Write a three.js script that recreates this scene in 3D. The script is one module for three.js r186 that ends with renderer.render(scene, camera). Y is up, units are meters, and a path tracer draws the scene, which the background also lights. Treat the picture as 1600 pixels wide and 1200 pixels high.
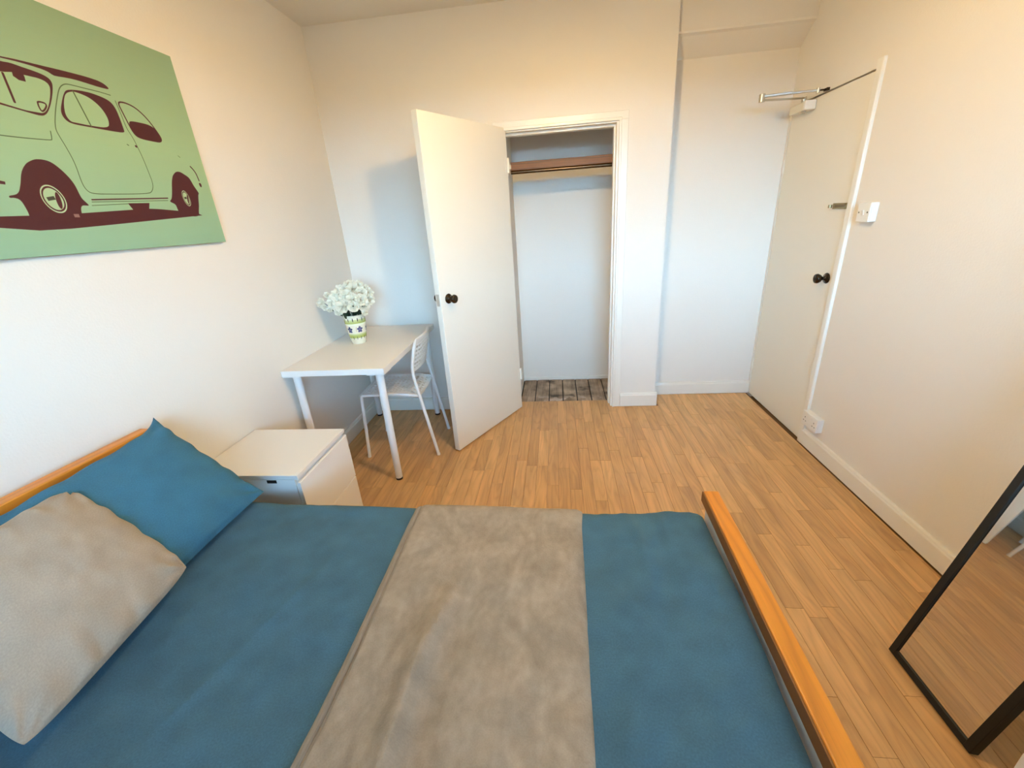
import * as THREE from 'three';
import { RoundedBoxGeometry } from 'three/addons/geometries/RoundedBoxGeometry.js';
import { mergeGeometries } from 'three/addons/utils/BufferGeometryUtils.js';
import { ImprovedNoise } from 'three/addons/math/ImprovedNoise.js';

const lerp = (a, b, t) => a + (b - a) * t, clamp = (x, a = 0, b = 1) => Math.min(b, Math.max(a, x));
const sstep = (a, b, x) => { const t = clamp((x - a) / (b - a)); return t * t * (3 - 2 * t); };
// ------------------------------------------------------------------ camera, sky, lamp, exposure
const scene = new THREE.Scene();
const camera = new THREE.PerspectiveCamera(85.37, 4 / 3, 0.02, 200);
camera.position.set(1.5368, 1.4414, 3.0814);
camera.rotation.order = 'YXZ';
camera.rotation.set(-0.3782, 0.1223, -0.0697);
scene.add(camera);
const renderer = new THREE.WebGLRenderer({ antialias: true });
renderer.toneMapping = THREE.LinearToneMapping;
renderer.toneMappingExposure = 1.02;
renderer.shadowMap.enabled = true;
const SKY_STRENGTH = 33;            // overcast-blue daylight through the window
const LAMP_POWER = 4.4;              // ceiling pendant
const LAMP_AT = [1.6, 2.22, 1.58];
{ // sky: air only, equirectangular
  const w = 256, h = 128, d = new Float32Array(w * h * 4);
  for (let j = 0; j < h; j++) {
    const el = ((j + 0.5) / h - 0.5) * Math.PI, t = Math.max(0, Math.sin(el));
    const k = sstep(0, 0.75, t), q = lerp(1, 0.05, sstep(0.05, 0.55, t));   // bright hazy horizon, deeper blue overhead
    for (let i = 0; i < w; i++) {
      const o = (j * w + i) * 4;
      d[o] = q * lerp(0.46, 0.34, k); d[o + 1] = q * lerp(0.92, 0.82, k); d[o + 2] = q * lerp(1.38, 1.55, k); d[o + 3] = 1;
    }
  }
  const sky = new THREE.DataTexture(d, w, h, THREE.RGBAFormat, THREE.FloatType);
  sky.mapping = THREE.EquirectangularReflectionMapping; sky.magFilter = THREE.LinearFilter; sky.needsUpdate = true;
  scene.background = sky; scene.backgroundIntensity = SKY_STRENGTH;
}

// ------------------------------------------------------------------ helpers
let seed = 20240611;
const rnd = () => { seed = (seed * 1664525 + 1013904223) >>> 0; return seed / 4294967296; };
const rr = (a, b) => a + (b - a) * rnd();
const noise = new ImprovedNoise();
const nz = (x, y, z = 0) => noise.noise(x, y, z);
const fbm = (x, y, z = 0, o = 4) => { let s = 0, a = 0.5, f = 1; for (let i = 0; i < o; i++) { s += a * nz(x * f, y * f, z + i * 7.3); a *= 0.5; f *= 2.03; } return s; };
const used = {};
function numbered(n) { const k = used[n] = (used[n] ?? -1) + 1; return k ? `${n}_${String(k).padStart(3, '0')}` : n; }
function shade(o) { o.castShadow = true; o.receiveShadow = true; return o; }
function obj(name, geo, mat, parent) {
  if (Array.isArray(geo)) geo = mergeGeometries(geo.map(g => { const q = g.index ? g.toNonIndexed() : g; for (const k of Object.keys(q.attributes)) if (!['position', 'normal', 'uv'].includes(k)) q.deleteAttribute(k); return q; }));
  const m = shade(new THREE.Mesh(geo, mat));
  m.name = parent ? name : numbered(name);
  if (parent) { const n = parent.children.filter(c => c.userData.kindName === name).length; m.userData.kindName = name; if (n) m.name = `${name}_${String(n).padStart(3, '0')}`; }
  (parent || scene).add(m); return m;
}
function thing(name, label, category, pos = [0, 0, 0], rotY = 0, group) {
  const g = new THREE.Group(); g.name = numbered(name); g.position.set(...pos); g.rotation.y = rotY;
  g.userData = { label, category }; if (group) g.userData.group = group; scene.add(g); return g;
}
function tag(o, label, category, group) { Object.assign(o.userData, { label, category }); if (group) o.userData.group = group; return o; }
function struct(name, label, parentless = true) { const g = new THREE.Group(); g.name = name; g.userData = { kind: 'structure' }; if (label) g.userData.label = label; scene.add(g); return g; }
function smesh(name, geo, mat, label) { const m = obj(name, geo, mat); m.userData.kind = 'structure'; if (label) m.userData.label = label; return m; }
// uv in metres by dominant normal; along = axis that runs along v
function uvm(g, su = 1, sv = 1, ou = 0, ov = 0, along = null) {
  if (g.index) g = g.toNonIndexed();
  const p = g.attributes.position, n = g.attributes.normal, uv = new Float32Array(p.count * 2);
  for (let i = 0; i < p.count; i++) {
    const P = [p.getX(i), p.getY(i), p.getZ(i)], N = [Math.abs(n.getX(i)), Math.abs(n.getY(i)), Math.abs(n.getZ(i))];
    const ax = N[0] >= N[1] && N[0] >= N[2] ? 0 : N[1] >= N[2] ? 1 : 2;
    let [a, b] = ax === 0 ? [2, 1] : ax === 1 ? [0, 2] : [0, 1];
    if (along !== null && a === along) [a, b] = [b, a];
    uv[i * 2] = (P[a] + ou) * su; uv[i * 2 + 1] = (P[b] + ov) * sv;
  }
  g.setAttribute('uv', new THREE.BufferAttribute(uv, 2)); return g;
}
function box(x0, x1, y0, y1, z0, z1, r = 0, along = null) {
  const g = r ? new RoundedBoxGeometry(x1 - x0, y1 - y0, z1 - z0, 2, r) : new THREE.BoxGeometry(x1 - x0, y1 - y0, z1 - z0);
  g.translate((x0 + x1) / 2, (y0 + y1) / 2, (z0 + z1) / 2); return uvm(g, 1, 1, 0, 0, along);
}
const V = (x, y, z) => new THREE.Vector3(x, y, z);
function tube(pts, r, seg = 40, rad = 12, tension = 0.5, closed = false) {
  const c = new THREE.CatmullRomCurve3(pts.map(p => V(...p)), closed, 'catmullrom', tension);
  return new THREE.TubeGeometry(c, seg, r, rad, closed);
}
// tube along a polyline with rounded bends, and capped ends
function pipe(pts, r, bend = 0.04, rad = 12) {
  const path = new THREE.CurvePath(), P = pts.map(p => V(...p)); let cur = P[0].clone();
  for (let i = 1; i < P.length; i++) {
    if (i < P.length - 1) {
      const a = P[i].clone().sub(P[i - 1]), b = P[i + 1].clone().sub(P[i]); const k = Math.min(bend, a.length() * 0.45, b.length() * 0.45);
      const s = P[i].clone().sub(a.normalize().multiplyScalar(k)), e = P[i].clone().add(b.normalize().multiplyScalar(k));
      path.add(new THREE.LineCurve3(cur, s)); path.add(new THREE.QuadraticBezierCurve3(s, P[i], e)); cur = e;
    } else path.add(new THREE.LineCurve3(cur, P[i]));
  }
  const g = [new THREE.TubeGeometry(path, 16 * (P.length - 1) + 8, r, rad, false)];
  for (const [at, q] of [[P[0], P[1]], [P[P.length - 1], P[P.length - 2]]]) {
    const c = new THREE.CylinderGeometry(r, r, 0.002, rad); c.applyQuaternion(new THREE.Quaternion().setFromUnitVectors(V(0, 1, 0), q.clone().sub(at).normalize())); c.translate(at.x, at.y, at.z); g.push(c);
  }
  return g;
}
function lathe(pts, seg = 32) { return new THREE.LatheGeometry(pts.map(p => new THREE.Vector2(...p)), seg); }
function cyl(r0, r1, h, x, y, z, seg = 24) { const g = new THREE.CylinderGeometry(r1, r0, h, seg); g.translate(x, y + h / 2, z); return g; }
function dataTex(w, h, fn, { srgb = true, rep = true } = {}) {
  const d = new Uint8Array(w * h * 4);
  for (let j = 0; j < h; j++) for (let i = 0; i < w; i++) { const c = fn(i / w, j / h, i, j), o = (j * w + i) * 4; for (let k = 0; k < 3; k++) d[o + k] = clamp(Math.round(c[k]), 0, 255); d[o + 3] = 255; }
  const t = new THREE.DataTexture(d, w, h); if (srgb) t.colorSpace = THREE.SRGBColorSpace; t.magFilter = THREE.LinearFilter; t.minFilter = THREE.LinearMipmapLinearFilter; t.generateMipmaps = true;
  if (rep) t.wrapS = t.wrapT = THREE.MirroredRepeatWrapping; t.needsUpdate = true; return t;
}
function canvasTex(w, h, draw) { const c = document.createElement('canvas'); c.width = w; c.height = h; draw(c.getContext('2d'), w, h); const t = new THREE.CanvasTexture(c); t.colorSpace = THREE.SRGBColorSpace; return t; }
const std = (color, roughness = 0.6, more = {}) => new THREE.MeshStandardMaterial({ color, roughness, ...more });
function rep(t, u, v) { const c = t.clone(); c.repeat.set(u, v); c.needsUpdate = true; return c; }

// ------------------------------------------------------------------ materials
// oak field, 0.528 m x 1.6 m, grain along v
function grain(u, v, ring = 7, seedz = 0) {
  const x = u * 0.528, y = v * 1.6;
  const h = fbm(x * 9, y * 1.0, 3 + seedz, 3) * ring + x * 26;
  const f = h - Math.floor(h), line = Math.pow(1 - Math.abs(f * 2 - 1), 2.2);
  const pore = Math.max(0, nz(x * 620, y * 14, 9 + seedz)) * 0.9 + Math.max(0, nz(x * 300, y * 6, 4 + seedz)) * 0.6;
  const soft = fbm(x * 22, y * 2.2, 20 + seedz, 3);
  return [line, pore, soft];
}
const oakTex = dataTex(768, 1536, (u, v) => {
  const [l, p, s] = grain(u, v); const k = 1 - 0.06 * l - 0.05 * p + 0.2 * s;
  return [218 * k, 169 * (k - 0.012 * l), 111 * (k - 0.03 * l)];
});
const pineTex = dataTex(512, 1024, (u, v) => { const [l, p, s] = grain(u, v, 3, 40); const k = 1 - 0.1 * l - 0.08 * p + 0.12 * s; return [226 * k, 142 * (k - 0.03 * l), 46 * (k - 0.05 * l)]; });
const battenTex = dataTex(256, 1024, (u, v) => { const [l, p, s] = grain(u, v, 5, 80); const k = 1 - 0.25 * l - 0.12 * p + 0.25 * s; const kn = Math.hypot((u - 0.06) * 8, (v - 0.2) * 60), kn2 = Math.hypot((u - 0.1) * 8, (v - 0.34) * 60); const dk = 1 - 0.6 * Math.exp(-kn * kn * 6) - 0.5 * Math.exp(-kn2 * kn2 * 6); return [132 * k * dk, 80 * k * dk, 26 * k * dk]; });
const plasterBump = dataTex(512, 512, (u, v) => { const k = 128 + 70 * fbm(u * 60, v * 60, 1, 3) + 70 * fbm(u * 8, v * 8, 5, 2); return [k, k, k]; }, { srgb: false });
const M = {};
M.wall = std('#efe9df', 0.62, { bumpMap: rep(plasterBump, 2, 2), bumpScale: 0.0012 });
M.ceil = std('#e9e2d6', 0.8, { bumpMap: rep(plasterBump, 1.5, 1.5), bumpScale: 0.0015 });
M.gloss = std('#f2eee4', 0.32, { bumpMap: rep(plasterBump, 3, 3), bumpScale: 0.0004 });
M.door = std('#f1ecdf', 0.38, { bumpMap: rep(plasterBump, 2.5, 2.5), bumpScale: 0.0005 });
M.subfloor = std('#7a5836', 0.85);
M.dark = std('#0b0a09', 0.7);
const oakTones = [[1, 1, 1], [0.94, 0.92, 0.89], [1.06, 1.06, 1.05], [0.87, 0.84, 0.79], [0.98, 0.95, 0.9], [1.03, 1.01, 0.97], [0.91, 0.88, 0.84]];
M.oak = oakTones.map(c => { const m = std('#ffffff', 0.4, { map: rep(oakTex, 1 / 0.528, 1 / 1.6) }); m.color.setRGB(...c); return m; });
M.pine = std('#ffffff', 0.38, { map: rep(pineTex, 1 / 0.528, 1 / 1.6) });
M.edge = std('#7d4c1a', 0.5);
M.batten = std('#ffffff', 0.5, { map: rep(battenTex, 1 / 0.528, 1 / 1.6) });
M.white = std('#f3efe8', 0.33);
M.whiteMetal = std('#f0eeea', 0.35);
M.whitePlastic = std('#f2f0ea', 0.3);
M.chrome = std('#d8d8d6', 0.18, { metalness: 1 });
M.silver = std('#c9c5bb', 0.35, { metalness: 0.85 });
M.bronze = std('#3a3128', 0.22, { metalness: 0.9 });
M.brass = std('#a89a78', 0.35, { metalness: 0.9 });
M.blackMetal = std('#060606', 0.6);
M.mirror = std('#d9d6cf', 0.015, { metalness: 1 });
M.black = std('#141414', 0.5);
const weave = dataTex(256, 256, (u, v, i, j) => { const k = 128 + 60 * Math.sin(u * Math.PI * 2 * 64) * Math.sin(v * Math.PI * 2 * 64) + 50 * nz(u * 90, v * 90, 2); return [k, k, k]; }, { srgb: false });
const heather = (r, g, b, amt, f, seedz) => dataTex(512, 512, (u, v) => { const k = 1 + amt * (nz(u * 200, v * 200, seedz) * 0.8 + fbm(u * f, v * f, seedz + 3, 3) * 1.1); return [r * k, g * k, b * k]; });
M.duvet = new THREE.MeshPhysicalMaterial({ map: rep(heather(66, 104, 126, 0.12, 8, 11), 1.5, 1.5), roughness: 0.95, bumpMap: rep(weave, 9, 9), bumpScale: 0.0006, sheen: 0.25, sheenRoughness: 0.6, sheenColor: new THREE.Color('#9fb6c4') });
M.pillow = new THREE.MeshPhysicalMaterial({ map: rep(heather(56, 110, 138, 0.1, 8, 15), 1.5, 1.5), roughness: 0.95, bumpMap: rep(weave, 9, 9), bumpScale: 0.0006, sheen: 0.25, sheenRoughness: 0.6, sheenColor: new THREE.Color('#9fb6c4') });
M.cushion = new THREE.MeshPhysicalMaterial({ map: rep(heather(172, 158, 142, 0.08, 8, 21), 1.5, 1.5), roughness: 0.9, bumpMap: rep(weave, 8, 8), bumpScale: 0.0005, sheen: 0.4, sheenRoughness: 0.5, sheenColor: new THREE.Color('#b8ac9c') });
const fleece = dataTex(768, 768, (u, v) => { const n1 = fbm(u * 15 + 2 * nz(u * 7, v * 5), v * 8, 31, 4), n2 = fbm(u * 44, v * 30, 35, 3), n3 = nz(u * 330, v * 330, 3); const k = 1 + 0.19 * n1 + 0.12 * n2 + 0.05 * n3; return [156 * k, 142 * k, 126 * k]; });
M.throw = new THREE.MeshPhysicalMaterial({ map: rep(fleece, 1.1, 1.1), roughness: 0.9, sheen: 0.5, sheenRoughness: 0.45, sheenColor: new THREE.Color('#b6a996'), bumpMap: rep(plasterBump, 3, 3), bumpScale: 0.003 });
M.mattress = std('#e9e6df', 0.9);

// ------------------------------------------------------------------ room shell
const W = 3.0566, H = 2.6242, ZF = 4.3, AZ = -0.22, PX = 2.2726, OL = 1.2, OR = 1.9448, OT = 1.968, CZ = -0.64;
smesh('wall_left', [box(-0.15, 0, -0.15, H + 0.1, -0.85, ZF + 0.2)], M.wall, 'plain off-white wall on the left with the green picture');
smesh('wall_back', [box(-0.1, OL, -0.1, H + 0.1, -0.1, 0), box(OL, OR, OT, H + 0.1, -0.1, 0), box(OR, PX, -0.1, H + 0.1, -0.1, 0), box(PX - 0.1, PX, -0.1, H + 0.1, AZ - 0.12, -0.1)], M.wall, 'off-white wall with the cupboard opening facing the bed');
smesh('wall_alcove', box(PX - 0.05, W + 0.2, -0.1, H + 0.1, AZ - 0.12, AZ), M.wall, 'recessed off-white wall beside the entrance door');
const DZ0 = -0.197, DZ1 = 0.571, DH = 1.984;
smesh('wall_right', [box(W, W + 0.15, -0.1, H + 0.1, DZ1, ZF + 0.2), box(W, W + 0.15, DH, H + 0.1, AZ - 0.1, DZ1), box(W, W + 0.15, -0.1, DH, AZ - 0.1, DZ0), box(W + 0.1, W + 0.25, -0.1, DH + 0.05, DZ0 - 0.05, DZ1 + 0.05)], M.wall, 'off-white wall on the right with switch, socket and door');  // last box: unseen backing added behind the door to stop light leaking in
smesh('wall_closet', [box(OL - 0.1, OL, -0.1, H + 0.1, CZ - 0.1, -0.1), box(OL - 0.1, PX, -0.1, H + 0.1, CZ - 0.12, CZ), box(PX - 0.1, PX, -0.1, H + 0.1, CZ - 0.1, AZ - 0.1)], M.wall, 'pale inside walls of the empty cupboard');
smesh('baseboard_closet', box(OL, PX - 0.1, -0.01, 0.022, CZ, CZ + 0.012, 0.004), M.gloss);
smesh('ceiling', box(-0.15, W + 0.2, H, H + 0.15, -0.8, ZF + 0.2), M.ceil);
// window wall behind the camera
const WX0 = 1.0, WX1 = 2.85, WY0 = 1.08, WY1 = 2.22;
smesh('wall_front', [box(-0.1, WX0, -0.1, H + 0.1, ZF, ZF + 0.2), box(WX1, W + 0.1, -0.1, H + 0.1, ZF, ZF + 0.2), box(WX0, WX1, -0.1, WY0, ZF, ZF + 0.2), box(WX0, WX1, WY1, H + 0.1, ZF, ZF + 0.2)], M.wall);
{
  const w = struct('window_1'); const zf = ZF + 0.1;
  obj('window_frame', [box(WX0, WX1, WY0, WY0 + 0.05, zf, zf + 0.05), box(WX0, WX1, WY1 - 0.05, WY1, zf, zf + 0.05), ...[WX0, (WX0 + WX1) / 2 - 0.025, WX1 - 0.05].map(x => box(x, x + 0.05, WY0, WY1, zf, zf + 0.05))], M.whitePlastic, w);
  obj('window_sill', box(WX0 - 0.03, WX1 + 0.03, WY0 - 0.03, WY0, ZF - 0.06, zf, 0.006), M.gloss, w);
  const glass = new THREE.MeshPhysicalMaterial({ color: '#ffffff', transmission: 1, thickness: 0, roughness: 0, ior: 1.5 });
  for (const [a, b] of [[WX0 + 0.05, (WX0 + WX1) / 2 - 0.025], [(WX0 + WX1) / 2 + 0.025, WX1 - 0.05]]) obj('pane', box(a, b, WY0 + 0.05, WY1 - 0.05, zf + 0.022, zf + 0.026), glass, w);
}
{ // outside: unseen street below and terrace across the road, added to shape the daylight
  smesh('added_ground', box(-40, 40, -3.3, -3.1, ZF + 0.4, 60), std('#6f6a63', 0.9));
  const b = struct('added_terrace');
  const brick = std('#7c5a49', 0.9);
  obj('wall', box(-22, 25, -3.1, 0.2, 26, 32), brick, b); obj('roof', (() => { const s = new THREE.Shape([[0, 0], [6.6, 0], [3.3, 1.6]].map(p => new THREE.Vector2(...p))); const g = new THREE.ExtrudeGeometry(s, { depth: 47, bevelEnabled: false }); g.rotateY(-Math.PI / 2); g.translate(25, 0.2, 25.7); return g; })(), std('#4e4a4c', 0.9), b);
  for (let i = 0; i < 9; i++) for (const y of [-2.6, -1.2]) obj('window', box(-20 + i * 5, -18.6 + i * 5, y, y + 1.1, 25.95, 26.02), std('#2b3138', 0.2), b);
}
// bulkhead in the alcove: sloped foot and upright face
{
  const s = new THREE.Shape([[AZ - 0.01, 2.293], [-0.10, 2.385], [-0.075, 2.392], [-0.07, 2.402], [-0.07, H + 0.02], [AZ - 0.01, H + 0.02]].map(p => new THREE.Vector2(...p)));
  const g = new THREE.ExtrudeGeometry(s, { depth: W - PX + 0.02, bevelEnabled: false }); g.rotateY(-Math.PI / 2); g.scale(1, 1, 1); g.translate(W + 0.01, 0, 0);
  smesh('trim_1', uvm(g), M.wall, 'boxed bulkhead with sloping foot under the alcove ceiling');
}
// baseboards
function boardProfile(h, t) { const s = new THREE.Shape(); s.moveTo(0, 0); s.lineTo(t, 0); s.lineTo(t, h - 0.022); s.quadraticCurveTo(t, h - 0.016, t - 0.003, h - 0.013); s.lineTo(t - 0.004, h - 0.010); s.quadraticCurveTo(t - 0.004, h, t - 0.010, h); s.lineTo(0, h); return s; }
function skirt(name, h, t, len, pos, rotY, label) { const g = new THREE.ExtrudeGeometry(boardProfile(h, t), { depth: len, bevelEnabled: false, curveSegments: 4 }); const m = new THREE.Matrix4().makeRotationY(rotY).setPosition(...pos); g.applyMatrix4(m); return smesh(name, uvm(g), M.gloss, label); }
skirt('baseboard_left', 0.105, 0.018, 3.4, [0, 0.004, 0.02], 0);
{ // facing +z: profile x -> z
  const mk = (name, x0, x1, z, h) => { const g = new THREE.ExtrudeGeometry(boardProfile(h, 0.018), { depth: x1 - x0, bevelEnabled: false, curveSegments: 4 }); g.rotateY(-Math.PI / 2); g.translate(x1, 0.003, z); smesh(name, uvm(g), M.gloss); };
  mk('baseboard_back', 0.0, 1.14, 0, 0.105); mk('baseboard_pier', OR + 0.062, PX + 0.016, 0, 0.107); mk('baseboard_alcove', PX, W, AZ, 0.1);
}
{ // right wall, facing -x
  const g = new THREE.ExtrudeGeometry(boardProfile(0.1, 0.018), { depth: ZF - 0.6, bevelEnabled: false, curveSegments: 4 }); g.rotateY(Math.PI); g.translate(W, 0.007, ZF); smesh('baseboard_right', uvm(g), M.gloss);
}
// cupboard casing and lining
{
  const c = struct('trim_2', 'white casing around the cupboard opening');
  obj('casing_head', [box(OL - 0.05, OR + 0.0605, OT + 0.0005, OT + 0.047, -0.0025, 0.0142, 0.003), box(OL - 0.05, OR + 0.0185, OT - 0.005, OT + 0.012, -0.0035, 0.0208, 0.003)], M.gloss, c);
  obj('casing_side', [box(OR + 0.003, OR + 0.06, 0, OT + 0.001, -0.002, 0.0145, 0.003), box(OR + 0.002, OR + 0.018, 0, OT - 0.004, -0.003, 0.021, 0.003)], M.gloss, c);
  obj('casing_side', box(OL - 0.058, OL + 0.001, 0, OT, -0.002, 0.0138, 0.004), M.gloss, c);
  obj('lining', [box(OR - 0.011, OR + 0.006, -0.01, OT - 0.004, -0.103, 0.0015, 0.002), box(OL - 0.004, OL + 0.012, -0.01, OT - 0.004, -0.103, 0.0015, 0.002), box(OL - 0.003, OR + 0.003, OT - 0.013, OT + 0.004, -0.1025, 0.001, 0.002), box(OR - 0.023, OR - 0.009, 0.001, OT - 0.02, -0.095, -0.045, 0.002), box(OL + 0.004, OR - 0.004, OT - 0.027, OT - 0.011, -0.0955, -0.0455, 0.002)], M.gloss, c);
}

// ------------------------------------------------------------------ floor: laminate strips
{
  const f = struct('floor', 'oak strip laminate floor');
  obj('underlay', [box(-0.1, W + 0.1, -0.15, -0.0095, 0, ZF + 0.1), box(-0.1, W + 0.1, -0.15, -0.03, -0.75, 0.001), box(PX, W, -0.02, -0.0095, AZ - 0.02, 0.0)], M.subfloor, f);
  obj('board_bed', box(OL - 0.02, PX - 0.08, -0.04, -0.021, CZ - 0.02, -0.09), M.dark, f);
  const hidden = M.oak.map(() => []); const w = 0.0655;
  for (let i = 0; i * w < W - 0.02; i++) {
    const x0 = i * w + 0.012, x1 = Math.min(x0 + w - 0.0013, W - 0.0215), xm = (x0 + x1) / 2;
    let z = xm > PX + 0.01 ? AZ + 0.016 : (xm > OL && xm < OR) ? -0.112 : 0.012;
    const off = (i % 3) * 0.21; let first = true;
    while (z < ZF - 0.02) {
      let L = first ? rr(0.12, 0.55) : rr(0.36, 0.72); first = false; if (ZF - 0.02 - z - L < 0.12) L = ZF - 0.02 - z;
      const g = new THREE.BoxGeometry(x1 - x0, 0.009, L - 0.0013); g.translate(xm, -0.0045, z + L / 2);
      const du = rr(0.0, 0.45) - x0, dv = rr(0, 0.85) - z, k = Math.floor(rnd() * M.oak.length);
      const q = uvm(g, 1, 1, du, dv, 2);
      if ((xm < 1.93 && z > 1.95) || z > 2.75) hidden[k].push(q); else { const m = obj('plank', q, M.oak[k], f); }
      z += L;
    }
  }
  const all = hidden.flat();
  const r = obj('plank_field', all, M.oak[0], f); r.userData.kind = 'stuff'; r.userData.label = 'laminate strips under the bed and by the window wall';
  // old boards in the cupboard
  const bt = dataTex(1024, 640, (u, v) => {
    const x = u * 1.1, y = v * 0.6; const g1 = fbm(x * 40, y * 3, 51, 4), g2 = fbm(x * 6, y * 6, 55, 4), p = Math.max(0, nz(x * 300, y * 10, 7));
    const k = 1 + 0.35 * g1 + 0.5 * g2 - 0.25 * p; let c = [160 * k, 140 * k, 120 * k];
    const fr = sstep(0.6, 0.8, v); const sp = fbm(x * 14, y * 16, 61, 5) * 1.1 - 0.2 + 0.3 * Math.exp(-Math.pow((x - 0.3) / 0.14, 2)) + 0.1 * Math.exp(-Math.pow((x - 0.52) / 0.05, 2)); const a = sstep(0.0, 0.14, sp) * fr * 0.75;
    const dk = sstep(0.12, 0.3, fbm(x * 5, y * 7, 71, 3)) * 0.4; c = c.map(q => q * (1 - dk)); c = c.map((q, i) => lerp(q, [214, 200, 190][i], a)); return c;
  });
  const bm = std('#ffffff', 0.85, { map: bt });
  for (let x = OL + 0.012; x < PX - 0.12; x += 0.119) {
    const x1 = Math.min(x + 0.1105, PX - 0.101); const g = box(x, x1, -0.021, -0.0092 - rnd() * 0.0012, CZ + 0.012, -0.1, 0.002);
    const p = g.attributes.position, uv = g.attributes.uv; for (let i = 0; i < p.count; i++) uv.setXY(i, (p.getX(i) - OL) / 1.1, (p.getZ(i) - CZ) / 0.6 * 0.6 / 0.6);
    obj('floorboard', g, bm, f);
  }
}

// ------------------------------------------------------------------ doors
function knobGeo(r = 0.026, len = 0.058) { // along +y
  return lathe([[0.0, 0], [0.029, 0], [0.03, 0.003], [0.027, 0.008], [0.014, 0.012], [0.0105, 0.022], [0.011, len * 0.5], [r * 0.8, len * 0.58], [r, len * 0.78], [r * 0.92, len * 0.95], [r * 0.6, len], [0, len]], 28);
}
{
  const d = struct('door_1', 'white flush cupboard door standing open'); d.position.set(1.2312, 0, 0.002); d.rotation.y = -(Math.PI - 1.0719);
  const leaf = obj('leaf', box(0, 0.7825, 0.008, 1.981, 0, 0.04, 0.003), M.door, d);
  const k1 = knobGeo(); k1.rotateX(-Math.PI / 2); k1.translate(0.715, 1.02, 0); obj('door_knob', k1, M.bronze, d);
  const k2 = knobGeo(); k2.rotateX(Math.PI / 2); k2.translate(0.715, 1.02, 0.04); obj('door_knob', k2, M.bronze, d);
  obj('latch_plate', [box(0.7822, 0.784, 0.985, 1.055, 0.009, 0.031, 0.0005), box(0.784, 0.79, 1.012, 1.028, 0.012, 0.028, 0.001)], M.silver, d);
  for (const y of [0.25, 1.72]) obj('hinge', [cyl(0.007, 0.007, 0.09, -0.002, y, -0.004, 12), box(-0.001, 0.03, y, y + 0.09, -0.0008, 0.002)], M.gloss, d);
}
{
  const d = struct('door_2', 'white flush entrance door'); const xf = W - 0.0; 
  obj('leaf', box(xf + 0.002, xf + 0.044, 0.006, 1.976, DZ0 + 0.004, DZ1 - 0.004, 0.002), M.door, d);
  const k = knobGeo(0.027, 0.064); k.rotateZ(Math.PI / 2); k.translate(xf + 0.002, 1.01, 0.505); const kn = obj('door_knob', k, M.bronze, d);
  obj('lock_button', (() => { const g = cyl(0.006, 0.006, 0.004, 0, 0.062, 0, 12); g.rotateZ(Math.PI / 2); g.translate(xf, 1.01, 0.505); return g; })(), M.dark, d);
  obj('latch', [box(xf - 0.006, xf + 0.004, 1.373, 1.403, 0.437, 0.553, 0.001), box(xf - 0.012, xf - 0.005, 1.395, 1.402, 0.45, 0.55, 0.001), box(xf - 0.012, xf - 0.005, 1.374, 1.381, 0.45, 0.55, 0.001), cyl(0.009, 0.009, 0.016, xf - 0.014, 1.38, 0.427, 14)], M.brass, d);
  obj('latch_recess', box(xf - 0.0068, xf - 0.004, 1.381, 1.395, 0.455, 0.545), std('#8d7f66', 0.5, { metalness: 0.5 }), d);
  obj('strike_plate', [box(xf - 0.003, xf + 0.004, 1.02, 1.09, 0.566, 0.573, 0.001), box(xf - 0.003, xf + 0.004, 0.93, 1.0, 0.564, 0.571, 0.001)], M.gloss, d);
  for (const y of [0.22, 1.6]) obj('hinge', [box(xf - 0.003, xf + 0.003, y, y + 0.08, DZ0 - 0.004, DZ0 + 0.008, 0.001), cyl(0.005, 0.005, 0.08, xf - 0.003, y, DZ0, 10)], M.gloss, d);
  obj('hinge_screw', box(xf - 0.0045, xf, 0.245, 0.265, DZ0 - 0.006, DZ0 + 0.004), M.dark, d);
  const t = smesh('trim_3', [box(W - 0.016, W + 0.02, 0, DH + 0.035, DZ1, DZ1 + 0.042, 0.006)], M.gloss, 'painted edging strip down the side of the entrance door');
}
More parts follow.
